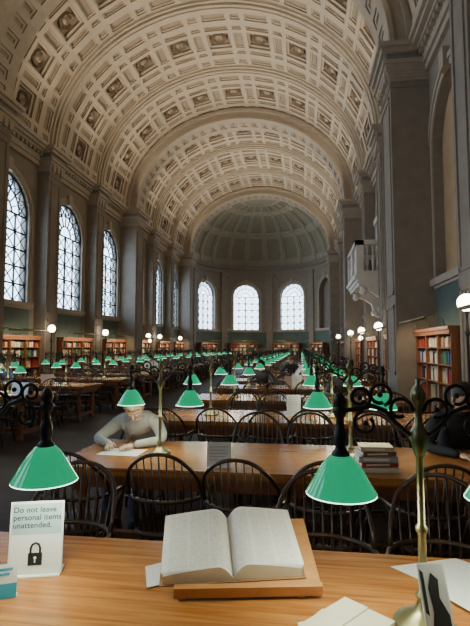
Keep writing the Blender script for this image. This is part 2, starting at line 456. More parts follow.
# ------------------------------------------------------------------ bookcases
BCOL = [mat('book_red', (0.42,0.06,0.04),.6), mat('book_brown', (0.26,0.12,0.05),.6), mat('book_tan', (0.60,0.45,0.26),.6),
        mat('book_green', (0.07,0.20,0.12),.6), mat('book_navy', (0.06,0.10,0.24),.6), mat('book_cream', (0.75,0.69,0.56),.6), mat('book_black', (0.04,0.04,0.045),.6)]
def bookcase_mesh(W, seed):
    rnd = random.Random(seed); mb = MB(); D = .42; H = 1.92; n = max(2, round(W/.9))
    mb.box(-W/2, W/2, -.02, 0, 0, H, 0)
    for i in range(n+1):
        x = -W/2+W*i/n; x0 = max(-W/2, x-.03); x1 = min(W/2, x+.03); mb.box(x0, x1, -D, -.02, 0, H, 0)
    mb.box(-W/2-.02, W/2+.02, -D-.05, 0, H, H+.06, 0); mb.box(-W/2-.01, W/2+.01, -D-.025, 0, H-.08, H, 0)
    mb.box(-W/2, W/2, -D-.03, 0, 0, .14, 0)
    zs = [.14, .56, .93, 1.28, 1.60]
    for k, z in enumerate(zs): mb.box(-W/2+.02, W/2-.02, -D+.01, -.02, z-.025, z, 0)
    zs2 = zs+[H-.06]
    for i in range(n):
        xa = -W/2+W*i/n+.035; xb = -W/2+W*(i+1)/n-.035
        for k in range(len(zs)):
            hmax = zs2[k+1]-zs2[k]-.05; x = xa
            c = rnd.choice(range(7))
            while x < xb-.03:
                if rnd.random() < .28: c = rnd.choice([0,0,1,2,2,3,4,5,5,5,6])
                if rnd.random() < .03: x += rnd.uniform(.03, .12); continue
                w = rnd.uniform(.022, .05); w = min(w, xb-x)
                h = hmax*rnd.uniform(.68, .95)
                mb.box(x, x+w*.95, -D+.05+rnd.uniform(0,.03), -.05, zs[k], zs[k]+h, 1+c)
                x += w
    mb.tube([(-W/2+.2, -D-.38, H+.22), (W/2-.2, -D-.38, H+.22)], .03, 8, 8)
    for x in (-W/2+.3, 0, W/2-.3): mb.tube([(x, -D, H+.05), (x, -D-.05, H+.2), (x, -D-.2, H+.28), (x, -D-.38, H+.24)], .01, 6, 8)
    return mb.mesh('bookcase', [WOODB]+BCOL+[BRASS])
def area(name, loc, dirv, sx, sy, e, col, spread=180):
    l = bpy.data.lights.new(name, 'AREA'); l.shape = 'RECTANGLE'; l.size = sx; l.size_y = sy; l.energy = e; l.color = col; l.spread = radians(spread)
    o = bpy.data.objects.new(name, l); COL.objects.link(o); o.location = loc
    z = -Vector(dirv).normalized(); y = Vector((0,1,0)); y = (y-z*y.dot(z)).normalized(); x = y.cross(z)
    o.rotation_euler = Matrix((x, y, z)).transposed().to_euler()
bms = [bookcase_mesh(2.54, s) for s in (1, 2, 3)]
for i in range(10):
    yc = (E[i]+E[i+1])/2
    place('bookcase', bms[i % 3], (XL+.08, yc, 0), (0, 0, pi/2))
    place('bookcase', bms[(i+1) % 3], (XR-.08, yc, 0), (0, 0, -pi/2))
    if 2 <= i <= 9: area('shelf_light', (XL+.84, yc, 2.10), (-1, 0, -1.6), .06, 2.2, 18, (1, .76, .46))
    if 2 <= i <= 6: area('shelf_light', (XR-.84, yc, 2.10), (1, 0, -1.6), .06, 2.2, 14, (1, .76, .46))
for k in range(4):
    p = -pi/2+pi/4*(k+.5)
    place('bookcase', bms[k % 3], (CX+(AR-.34)*sin(p), YA+(AR-.34)*cos(p), 0), (0, 0, -p))
    l = bpy.data.lights.new('shelf_light', 'POINT'); l.energy = 22; l.color = (1, .75, .45); l.shadow_soft_size = .15
    o = bpy.data.objects.new('shelf_light', l); COL.objects.link(o); o.location = (CX+(AR-1.5)*sin(p), YA+(AR-1.5)*cos(p), 2.0)

# ------------------------------------------------------------------ reading table
TL = 3.5; TD = 1.0; TZ = .76
def table_mesh():
    mb = MB(); h = TL/2; d = TD/2
    for (g, a, b) in ((0.0, TZ-.045, TZ-.008), (.008, TZ-.008, TZ), (.012, TZ-.055, TZ-.045)):
        mb.box(-h+g, h-g, -d+g, d-g, a, b, 0)
    mb.box(-h+.09, h-.09, -d+.09, -d+.12, TZ-.16, TZ-.055, 1); mb.box(-h+.09, h-.09, d-.12, d-.09, TZ-.16, TZ-.055, 1)
    mb.box(-h+.09, -h+.12, -d+.09, d-.09, TZ-.16, TZ-.055, 1); mb.box(h-.12, h-.09, -d+.09, d-.09, TZ-.16, TZ-.055, 1)
    prof = [(.055,.0),(.06,.03),(.045,.07),(.035,.12),(.05,.2),(.058,.32),(.05,.44),(.036,.5),(.05,.54),(.05,.58)]
    for x in (-h+.2, 0, h-.2):
        for y in (-d+.17, d-.17):
            mb.lathe(prof, 12, (x, y, 0), 1); mb.box(x-.05, x+.05, y-.05, y+.05, .57, TZ-.05, 1)
        mb.box(x-.03, x+.03, -d+.17, d-.17, .10, .15, 1)
    mb.box(-h+.2, h-.2, -.03, .03, .10, .15, 1)
    return mb.mesh('reading_table', [OAK, WOODB])
TABLE = table_mesh()

# ------------------------------------------------------------------ Windsor chair  (faces -y; back at +y)
def chair_mesh():
    mb = MB()
    N = 24
    def outline(s, z):
        pts = []
        for k in range(N):
            a = 2*pi*k/N; x = .215*cos(a); y = .205*sin(a)
            sq = 1.0/max(abs(cos(a))**3+abs(sin(a))**3, .1)**(1/3.)*.97
            pts.append((x*s*sq, y*s*sq-.0, z))
        return pts
    R = [outline(.86,.425), outline(.99,.437), outline(1.0,.455), outline(.95,.465), outline(.6,.456), outline(.2,.452)]
    vs = sum(R, []); fs = []
    for i in range(len(R)-1):
        for k in range(N):
            l = (k+1) % N; fs.append((i*N+k, i*N+l, (i+1)*N+l, (i+1)*N+k))
    fs.append(tuple(range(N))); fs.append(tuple((len(R)-1)*N+k for k in range(N)))
    mb.add(vs, fs, 0, True)
    for sx in (-1, 1):
        for sy in (-1, 1):
            a = Vector((sx*.14, sy*.13, .435)); b = Vector((sx*.205, sy*.215, 0))
            ts = [0, .1, .2, .3, .45, .6, .68, .78, 1]; rr = [.013, .018, .012, .018, .021, .017, .012, .017, .011]
            mb.tube([a.lerp(b, t) for t in ts], rr, 7)
        mb.tube([(sx*.178, -.18, .17), (sx*.178, 0, .17), (sx*.178, .18, .17)], [.008, .014, .008], 6)
    mb.tube([(-.178, 0, .17), (0, 0, .17), (.178, 0, .17)], [.008, .014, .008], 6)
    P = []
    for k in range(17):
        a = pi*k/16; P.append((.245*cos(a), .02+.225*sin(a), .665))
    P = [(.262, -.17, .655), (.258, -.08, .66)]+P+[(-.258, -.08, .66), (-.262, -.17, .655)]
    mb.tube(P, [.017, .016]+[.0125]*17+[.016, .017], 7)
    Q = []
    for k in range(21):
        a = pi*k/20; x = .232*cos(a); zz = .665+.30*sin(a)**.75; 
        Q.append((x, .10+.14*min(1, sin(a)*1.5)+.07*(zz-.665)/.3, zz))
    mb.tube(Q, .0115, 7)
    for j in range(-4, 5):
        x = j*.045; z1 = .665+.30*(max(0.01, 1-(x/.232)**2))**.375
        yr = .02+.225*sqrt(1-(x/.245)**2)
        sn = sqrt(max(0,1-(x/.232)**2)); yt = .10+.14*min(1, sn*1.5)+.07*(z1-.665)/.3
        mb.tube([(x*.8, .165-.25*abs(x)*abs(x)*3, .455), (x, yr, .665), (x*1.02, yt, z1)], [.0065, .0065, .005], 5)
    for sx in (-1, 1):
        mb.tube([(sx*.19, -.10, .455), (sx*.222, -.125, .56), (sx*.258, -.14, .655)], [.011, .016, .009], 6)
        mb.tube([(sx*.195, 0, .455), (sx*.25, .02, .66)], .007, 5)
        mb.tube([(sx*.19, .08, .455), (sx*.235, .09, .66)], .007, 5)
    return mb.mesh('windsor_chair', [WOODC])
CHAIR = chair_mesh()

# ------------------------------------------------------------------ twin-shade table lamp
def arc(cx, cz, r, a0, a1, n=14, r1=None):
    r1 = r if r1 is None else r1
    return [(cx+(r+(r1-r)*k/n)*cos(radians(a0+(a1-a0)*k/n)), 0, cz+(r+(r1-r)*k/n)*sin(radians(a0+(a1-a0)*k/n))) for k in range(n+1)]
LX = .24
def lamp_mesh():
    mb = MB()
    mb.lathe([(.001,0),(.088,0),(.090,.010),(.082,.018),(.070,.022),(.050,.036),(.030,.046),(.022,.060),(.017,.075),(.024,.085),(.024,.092),(.014,.10),
              (.0125,.20),(.0125,.27),(.019,.28),(.019,.29),(.0115,.30),(.011,.50),(.017,.51),(.022,.53),(.030,.56),(.022,.585),(.012,.60),(.011,.66),(.018,.67),(.024,.69),(.018,.71),(.006,.725),(.009,.735),(.001,.745)], 18, m=0)
    for s in (-1, 1):
        S = Matrix.Scale(s, 4, (1,0,0)) if s < 0 else Matrix.Identity(4)
        P = [(0.01,0,.56),(.04,0,.575),(.07,0,.605),(.10,0,.64),(.14,0,.655),(.18,0,.645),(.22,0,.64),(LX,0,.64)]
        mb.tube(P, .0075, 8, 1, M=S)
        mb.tube([(0.012,0,.64)]+arc(.055,.645,.038,180,-120,16,.022), .006, 6, 1, M=S)
        mb.tube(arc(.115,.690,.036,250,-110,18,.026), .006, 6, 1, M=S)
        mb.tube(arc(.178,.680,.036,270,-150,20,.018), .006, 6, 1, M=S)
        mb.tube(arc(.160,.600,.040,80,-230,18,.020), .0055, 6, 1, M=S)
        for bx_, bz in ((.055,.645),(.115,.69),(.178,.68),(.160,.60)): mb.ball((bx_,0,bz), .009, 1, 8, M=S)
        mb.lathe([(.001,.700),(.010,.695),(.018,.682),(.022,.668),(.018,.655),(.014,.650),(.022,.645),(.024,.638),(.018,.622),(.012,.612),(.014,.585),(.020,.57),(.022,.535),(.016,.525),(.020,.515),(.028,.508),(.030,.492),(.020,.49)], 14, (LX,0,0), 1, M=S)
        pr = [(.026,.500),(.036,.496),(.052,.478),(.070,.452),(.088,.420),(.103,.395),(.110,.384)]
        mb.lathe(pr, 28, (LX,0,0), 2, M=S)
        mb.lathe([(.110,.384),(.1105,.381),(.107,.380),(.107,.383)], 28, (LX,0,0), 3, M=S)
        mb.lathe([(.107,.383)]+[(r-.003, z-.002) for r, z in pr[::-1][1:]], 28, (LX,0,0), 3, M=S)
        mb.ball((LX,0,.435), .026, 4, 10, (1,1,1.2), M=S)
        mb.lathe([(.012,.50),(.012,.46)], 8, (LX,0,0), 1, M=S)
    return mb.mesh('banker_lamp', [BRASS, IRON, GREEN, OPAL, BULB])
LAMP = lamp_mesh()

def pt(loc, e, r=.04, col=(1,.88,.68)):
    l = bpy.data.lights.new('lamp_light', 'POINT'); l.energy = e; l.shadow_soft_size = r; l.color = col
    o = bpy.data.objects.new('lamp_light', l); COL.objects.link(o); o.location = loc

ROW0 = 1.55; PITCH = 2.13; NR = 16
TXR = -.05; TXL = 2*CX-TXR
lampx = [-1.12, .36]
chx = [-1.42, -.86, -.36, .14, .70, 1.24]
for k in range(NR):
    yc = ROW0+PITCH*k
    for side in (0, 1):
        tx = TXR if side == 0 else TXL
        place('reading_table', TABLE, (tx, yc, 0))
        for x in lampx:
            lx = x if side == 0 else 2*CX-x
            place('banker_lamp', LAMP, (lx, yc, TZ), (0, 0, random.uniform(-.06, .06) if k else 0))
        for sd in (-1, 1):
            for ci, x in enumerate(chx):
                if side == 0 and k == 0 and sd < 0: continue
                if side == 0 and k == 0 and sd > 0:
                    if ci not in (0, 3, 4, 5): continue
                    x = {0: -1.17, 3: .13, 4: .66, 5: 1.25}[ci]
                elif k > 0 and random.random() < .10 and not (side == 0 and k == 1): continue
                xx = x+random.uniform(-.05, .05)
                if side == 0 and k == 1 and sd > 0 and ci == 0: xx = -1.56
                elif side == 0 and k == 1 and sd > 0 and ci == 1: continue
                if side == 1: xx = 2*CX-xx
                off = .66+random.uniform(-.04, .05)
                rz = (0 if sd > 0 else pi)+random.uniform(-.16, .16)
                if side == 0 and k == 0: off = .66
                if side == 0 and k == 1 and sd > 0 and ci == 0: off = .77; rz = 0
                yy = yc+sd*off
                place('windsor_chair', CHAIR, (xx, yy, 0), (0, 0, rz))
for (lx, yc) in ((-1.12, ROW0), (.36, ROW0)):
    for s in (-1, 1): pt((lx+s*LX, yc, TZ+.37), 3.6)
for k in (1, 2, 3, 4, 5, 6):
    for lx in lampx: pt((lx, ROW0+PITCH*k, TZ+.36), 6.0, .1)
    for lx in lampx:
        if k in (1, 2, 3, 4, 5): pt((2*CX-lx, ROW0+PITCH*k, TZ+.36), 6.0, .1)

# ------------------------------------------------------------------ floor lamps with globes
def floor_lamp_mesh(two):
    mb = MB()
    mb.lathe([(.001,0),(.15,0),(.15,.04),(.11,.07),(.07,.12),(.04,.16),(.03,.22),(.04,.26),(.026,.32),(.022,.9),(.034,.94),(.022,.98),(.02,1.75),(.038,1.80),(.026,1.85),(.018,1.95),(.018,2.08),(.04,2.12),(.001,2.13)], 14, m=0)
    mb.ball((0,0,2.25), .13, 1, 18)
    mb.lathe([(.02,2.37),(.012,2.40),(.001,2.42)], 10, m=0)
    if two:
        mb.tube([(0,.02,1.75),(0,.12,1.70),(0,.24,1.72),(0,.28,1.80),(0,.28,1.88)], .012, 7, 0)
        mb.ball((0,.28,1.96), .085, 1, 14)
    return mb.mesh('globe_floor_lamp', [IRON, GLOBE])
FL1 = floor_lamp_mesh(False); FL2 = floor_lamp_mesh(True)
for j, (x, y) in enumerate([(2.40, 7.25), (2.40, 15.2), (2.35, 19.0), (2.30, 22.6), (2.30, 30.0),
               (XL+.8, 15.5), (XL+.8, 20.1), (XL+.8, 26.1), (XL+.8, 28.3), (XL+.8, 33.3)]):
    place('globe_floor_lamp', FL2 if j in (2, 7) else FL1, (x, y, 0))

# ------------------------------------------------------------------ balcony on right wall
bal = empty('balcony', (0, 0, 0))
bm_ = MB(); yc = (E[5]+E[6])/2; bx0 = XR-1.15; ya, yb = yc-1.5, yc+1.5; XW = XR-.002
bm_.box(bx0, XW, ya, yb, 3.86, 3.98); bm_.box(bx0-.08, XW, ya-.08, yb+.08, 3.98, 4.10); bm_.box(bx0+.06, XW, ya+.06, yb-.06, 3.74, 3.86)
bm_.box(bx0, bx0+.2, ya, yb, 4.10, 4.24); bm_.box(bx0, XW, ya, ya+.2, 4.10, 4.24); bm_.box(bx0, XW, yb-.2, yb, 4.10, 4.24)
bm_.box(bx0-.04, bx0+.24, ya-.04, yb+.04, 5.16, 5.32); bm_.box(bx0-.04, XW, ya-.04, ya+.24, 5.16, 5.32); bm_.box(bx0-.04, XW, yb-.24, yb+.04, 5.16, 5.32)
for (x, y) in ((bx0+.1, ya+.1), (bx0+.1, yb-.1), (bx0+.1, yc)):
    bm_.box(x-.12, x+.12, y-.12, y+.12, 4.10, 5.2)
bp = [(.05,0),(.05,.05),(.035,.08),(.03,.12),(.06,.28),(.065,.36),(.04,.5),(.03,.62),(.045,.72),(.03,.8),(.05,.86),(.05,.93)]
for j in range(6):
    for y0 in (ya+.3, yc+.22): bm_.lathe(bp, 10, (bx0+.1, y0+j*.2, 4.24))
for j in range(4):
    for y in (ya+.1, yb-.1): bm_.lathe(bp, 10, (bx0+.36+j*.2, y, 4.24))
place('balustrade', bm_.mesh('balustrade', [MARBLE]), parent=bal)
cb = MB()
for y in (ya+.35, yb-.35):
    prof = [(XW, 2.75), (XR-.18, 2.85), (XR-.25, 3.05), (XR-.32, 3.3), (XR-.6, 3.5), (XR-.95, 3.58), (XR-1.02, 3.74), (XW, 3.74)]
    n = len(prof)
    vs = [(a, y-.16, b) for a, b in prof]+[(a, y+.16, b) for a, b in prof]
    cb.add(vs, [tuple(range(n)), tuple(range(n, 2*n))[::-1]]+[(i, (i+1) % n, n+(i+1) % n, n+i) for i in range(n)])
    cb.tube([(XR-.9, y-.18, 3.58), (XR-.9, y+.18, 3.58)], .12, 12); cb.tube([(XR-.2, y-.18, 2.95), (XR-.2, y+.18, 2.95)], .12, 12)
place('console_brackets', cb.mesh('console_brackets', [MARBLE]), parent=bal)
dd = MB(); dd.box(XR-.04, XW, yc-.6, yc+.6, 4.12, 6.3, 0)
for s in (-1, 1): dd.box(XR-.14, XW, yc+s*.7-.1, yc+s*.7+.1, 4.12, 6.4, 1)
dd.box(XR-.2, XW, yc-.9, yc+.9, 6.4, 6.6, 1)
place('door_1', dd.mesh('door_1', [WOODB, MARBLE]), parent=None)

# ------------------------------------------------------------------ things on the near table
TILT = radians(17); RZ = radians(10)
SX, SY = -.235, 1.79
st = MB()
T = Matrix.Rotation(TILT, 4, 'X')
L0 = Matrix.Translation((0, -.17, .018)) @ T
st.box(-.225, .27, 0, .36, 0, .016, 0, L0)
st.box(-.225, .27, -.012, .008, -.004, .034, 0, L0)
zb = .018+.36*sin(TILT)
for s in (-1, 1):
    x0, x1 = s*.20-.012, s*.20+.012
    vs = [(x0,-.17,0),(x0,.17,0),(x0,.17,zb-.008),(x0,-.17,.014),(x1,-.17,0),(x1,.17,0),(x1,.17,zb-.008),(x1,-.17,.014)]
    st.add(vs, MB.BF, 0)
st.box(-.20, .20, .150, .17, 0, .06, 0)
place('book_stand', st.mesh('book_stand', [WOODS], True), (SX, SY, TZ), (0, 0, RZ))
bk = MB(); W = .238; HH = .157
def ztop(t): return .012+.052*(1-(1-min(1, t/.22))**2)*(1-.55*max(0, (t-.22)/.78)**1.3) if t > 0 else .012
NS = 16
for s in (-1, 1):
    rows = []
    for k in range(NS+1):
        t = k/NS; x = s*W*t; z = ztop(t) if s > 0 else ztop(t)*.9+.002
        rows.append((x, z))
    vs = []; fs = []
    for (x, z) in rows: vs += [(x, -HH, z), (x, HH, z)]
    for k in range(NS): fs.append((2*k, 2*k+1, 2*k+3, 2*k+2))
    bk.add(vs, fs, 0, True)
    vs = []; fs = []
    for (x, z) in rows: vs += [(x, -HH, z), (x, -HH, .004), (x, HH, z), (x, HH, .004)]
    for k in range(NS):
        a, b = 4*k, 4*k+4; fs += [(a, a+1, b+1, b), (a+2, a+3, b+3, b+2)]
    fs.append((4*NS, 4*NS+1, 4*NS+3, 4*NS+2))
    bk.add(vs, fs, 1)
    for q in range(3):
        lv = []; z0 = .003+.0025*q
        for k in range(9):
            t = .35+.65*k/8; tt = k/8
            x = s*W*(t+.015*q); z = (ztop(min(t, 1)) if s > 0 else ztop(min(t,1))*.9+.002)+z0*tt
            lv += [(x, -HH+.004*q, z), (x, HH-.003*q, z)]
        bk.add(lv, [(2*k, 2*k+1, 2*k+3, 2*k+2) for k in range(8)], 0, True)
bk.box(-W-.012, W+.012, -HH-.007, HH+.007, 0, .004, 2)
BT = Matrix.Translation((SX, SY, TZ)) @ Matrix.Rotation(RZ, 4, 'Z') @ Matrix.Translation((-.035, -.17, .0185)) @ Matrix.Rotation(TILT, 4, 'X') @ Matrix.Translation((0, .19, .0175)) @ Matrix.Rotation(radians(3), 4, 'Z')
ob = place('open_dictionary', bk.mesh('open_dictionary', [PAGE, CREAM, BCOL[1]])); ob.matrix_world = BT
def sheet(name, pts, z, m, curl=0.0, th=.0012):
    mb = MB(); n = 8; vs = []; 
    a, b, c, d = [Vector(p) for p in pts]
    for k in range(n+1):
        t = k/n; p = a.lerp(b, t); q = d.lerp(c, t); zz = z+curl*t*t
        vs += [(p.x, p.y, zz), (q.x, q.y, zz), (p.x, p.y, zz+th), (q.x, q.y, zz+th)]
    fs = []
    for k in range(n):
        o = 4*k; fs += [(o, o+1, o+5, o+4), (o+2, o+6, o+7, o+3), (o, o+4, o+6, o+2), (o+1, o+3, o+7, o+5)]
    fs += [(0, 2, 3, 1), (4*n, 4*n+1, 4*n+3, 4*n+2)]
    mb.add(vs, fs, 0); return place(name, mb.mesh(name, [m], True))
sheet('paper_sheet', [(-.60, 1.80), (-.54, 1.64), (-.46, 1.69), (-.50, 1.88)], TZ+.001, PAPER, .004)
sheet('paper_sheet', [(.33, 1.93), (.545, 1.70), (.80, 1.86), (.60, 2.04)], TZ+.001, PAPER, .004)
sheet('paper_sheet', [(.45, 1.74), (.59, 1.52), (.86, 1.66), (.72, 1.88)], TZ+.008, PAPER, .006)
sheet('paper_sheet', [(-.06, 1.42), (.10, 1.30), (.24, 1.50), (.06, 1.60)], TZ+.001, CREAM, .004)
sheet('paper_sheet', [(-.02, 1.50), (.06, 1.36), (.25, 1.44), (.17, 1.60)], TZ+.006, PAPER, .003)
pam = MB(); pam.box(-.09, .09, -.12, .12, 0, .006, 0); pam.box(-.09, .09, -.12, .12, .007, .010, 1)
pam.box(-.088, 0, -.118, .118, .010, .014, 1)
place('pamphlet', pam.mesh('pamphlet', [PAPER, CREAM]), (.125, 1.49, TZ+.011), (0, 0, radians(-40)))
pc = empty('picture_postcard', (.385, 1.437, TZ+.002), (radians(-19), 0, radians(14)))
m_ = MB(); m_.box(-.042, .042, -.001, .001, 0, .215, 0); m_.box(-.038, .038, -.0018, -.001, .004, .211, 1)
m_.add([(-.03,-.0026,.01),(.034,-.0026,.01),(.034,-.0026,.08),(.012,-.0026,.125),(.016,-.0026,.17),(-.004,-.0026,.19),(-.018,-.0026,.15),(-.012,-.0026,.09)], [(0,1,2,3,4,5,6,7)], 2)
m_.add([(-.036,-.0025,.09),(-.026,-.0025,.08),(-.026,-.0025,.19),(-.036,-.0025,.20)], [(0,1,2,3)], 2)
place('card', m_.mesh('card', [PAPER, mat('photo_grey', (.6,.62,.62), .4), BLACK]), parent=pc)

def text(body, size, loc, rot, m, parent, align='LEFT', bold=.0):
    c = bpy.data.curves.new('lettering', 'FONT'); c.body = body; c.size = size; c.align_x = align; c.space_line = .98; c.space_character = 1.04
    c.offset = bold; c.extrude = .0002; c.materials.append(m)
    o = bpy.data.objects.new('lettering', c); COL.objects.link(o); o.parent = parent; o.location = loc; o.rotation_euler = rot
    return o
ACR = mat('acrylic_holder', (.75,.8,.8), .15)
def sign(loc, rz, w=.185, h=.255):
    e = empty('acrylic_sign_holder', loc, (0, 0, rz))
    mb = MB(); T = Matrix.Rotation(radians(-6), 4, 'X')
    mb.box(-w/2, w/2, -.0015, .0015, .004, h, 0, T); mb.box(-w/2, w/2, -.02, .07, 0, .004, 1)
    mb.box(-w/2-.004, w/2+.004, .0015, .004, .004, h+.004, 1, T)
    mb.box(-w/2+.004, w/2-.004, -.0022, -.0014, h*.56, h-.004, 2, T)
    place('sheet', mb.mesh('sheet', [PAPER, ACR, LBLUE]), parent=e)
    return e, T
e, T = sign((-.985, 1.68, TZ), radians(16))
tr = Euler((radians(90-6), 0, 0))
def on(p): return tuple(T @ Vector(p))
text('Do not leave\npersonal items\nunattended.', .0280, on((-.085, -.0028, .221)), tr, DGREY, e, bold=.0004)
pl = MB()
pl.box(-.025, .025, -.004, -.002, .035, .078, 0, T)
pl.tube([T @ Vector(p) for p in [(-.017,-.003,.073),(-.017,-.003,.095),(-.012,-.003,.107),(0,-.003,.113),(.012,-.003,.107),(.017,-.003,.095),(.017,-.003,.073)]], .004, 6, 0)
pl.ball(tuple(T @ Vector((0,-.0045,.061))), .0055, 1, 8, (1,.3,1))
pl.box(-.002, .002, -.006, -.004, .045, .061, 1, T)
place('padlock_symbol', pl.mesh('padlock', [BLACK, PAPER]), parent=e)
cdp = MB(); T2 = Matrix.Rotation(radians(-14), 4, 'X')
cdp.box(-.045, .045, -.001, .001, 0, .105, 0, T2); cdp.box(-.045, .045, -.0018, -.001, .0, .045, 1, T2)
cdp.box(-.035, .02, -.0022, -.001, .07, .078, 1, T2); cdp.box(-.035, .03, -.0022, -.001, .085, .093, 1, T2)
cdp.box(-.045, .045, .001, .03, 0, .002, 0)
place('table_card', cdp.mesh('table_card', [PAPER, TEAL]), (-1.0, 1.51, TZ), (0, 0, radians(25)))

def small_sign(loc, rz=0.12, w=.17, h=.17):
    mb = MB(); T = Matrix.Rotation(radians(-5), 4, 'X')
    mb.box(-w/2, w/2, -.002, .002, .003, h, 0, T); mb.box(-w/2, w/2, -.02, .07, 0, .003, 0)
    for q in range(5): mb.box(-w/2+.02, w/2-.02-.02*(q % 2), -.003, -.002, h-.035-.022*q, h-.030-.022*q, 1, T)
    place('table_sign', mb.mesh('table_sign', [PAPER, LBLUE]), loc, (0, 0, rz))
R2 = ROW0+PITCH
small_sign((-.58, R2-.36, TZ), .12)
small_sign((-.10, R2+PITCH+.1, TZ), .05, .17, .25)
small_sign((-5.9, R2+PITCH, TZ), .3)
small_sign((-.10, R2+PITCH*3, TZ), .05, .2, .25)
def book(name, loc, rz, w, d, h, m):
    mb = MB(); mb.box(-w/2, w/2, -d/2, d/2, 0, .004, 0); mb.box(-w/2, w/2, -d/2, d/2, h-.004, h, 0); mb.box(-w/2, w/2, -d/2, -d/2+.004, 0, h, 0)
    mb.box(-w/2+.005, w/2-.005, -d/2+.004, d/2-.006, .004, h-.004, 1)
    mb.box(-w/2+.03, w/2-.06, -d/2-.0008, -d/2, h*.3, h*.7, 2)
    return mb.mesh(name, [m, PAPER, CREAM])
stack = empty('book_stack', (.50, R2-.26, TZ), (0, 0, radians(8)))
z = 0
for (w, d, h, m, r) in ((.27,.21,.035,BCOL[5],.0),(.25,.19,.03,BCOL[0],.05),(.26,.2,.04,mat('book_grey',(.35,.36,.38),.6),-.06),(.23,.17,.028,BCOL[1],.08),(.22,.16,.03,BCOL[2],-.1)):
    o = place('book', book('b', 0, 0, w, d, h, m), (0, 0, z), (0, 0, r), parent=stack); z += h
sheet('paper_sheet', [(-1.60, R2-.12), (-1.26, R2-.14), (-1.25, R2+.10), (-1.58, R2+.12)], TZ+.001, PAPER, .002)
rl = random.Random(5)
laptop = MB(); laptop.box(-.16,.16,-.11,.11,0,.015,0); laptop.box(-.16,.16,0,.008,0,.21,0, Matrix.Translation((0,.11,.012)) @ Matrix.Rotation(radians(-15),4,'X'))
LAP = laptop.mesh('laptop', [mat('aluminium', (.6,.6,.62), .35, .6)], False)
lapspots = [(-4.95, 3, -1), (-.2, 4, 1), (.9, 5, 1), (-4.9, 6, 1), (.0, 7, 1), (-5.8, 4, 1)]
for (x, k, s) in lapspots: place('laptop', LAP, (x, ROW0+PITCH*k+.28*s, TZ), (0, 0, 0 if s < 0 else pi))
for j in range(26):
    k = rl.randint(2, 15); s = rl.choice((-1, 1)); x = rl.choice((rl.uniform(-.6, 1.4), rl.uniform(-7.6, -5.0)))
    if any(abs(x-a) < .4 and k == b for a, b, _ in lapspots) or abs(x-.36) < .12: continue
    y = ROW0+PITCH*k+s*.27
    sheet('paper_sheet', [(x-.1, y-.07), (x+.11, y-.09), (x+.1, y+.1), (x-.12, y+.08)], TZ+.001, PAPER, .002)

# ------------------------------------------------------------------ people
def skin_mesh(verts, edges, radii, root=0, sub=2):
    me = bpy.data.meshes.new('sk'); me.from_pydata(verts, edges, [])
    o = bpy.data.objects.new('sk', me); COL.objects.link(o)
    md = o.modifiers.new('s', 'SKIN'); md.use_smooth_shade = True
    for i, r in enumerate(radii):
        sv = me.skin_vertices[0].data[i]; sv.radius = (r, r) if isinstance(r, float) else r; sv.use_root = (i == root)
    s2 = o.modifiers.new('d', 'SUBSURF'); s2.levels = sub; s2.render_levels = sub
    dg = bpy.context.evaluated_depsgraph_get(); dg.update()
    out = bpy.data.meshes.new_from_object(o.evaluated_get(dg))
    bpy.data.objects.remove(o); 
    for p in out.polygons: p.use_smooth = True
    return out

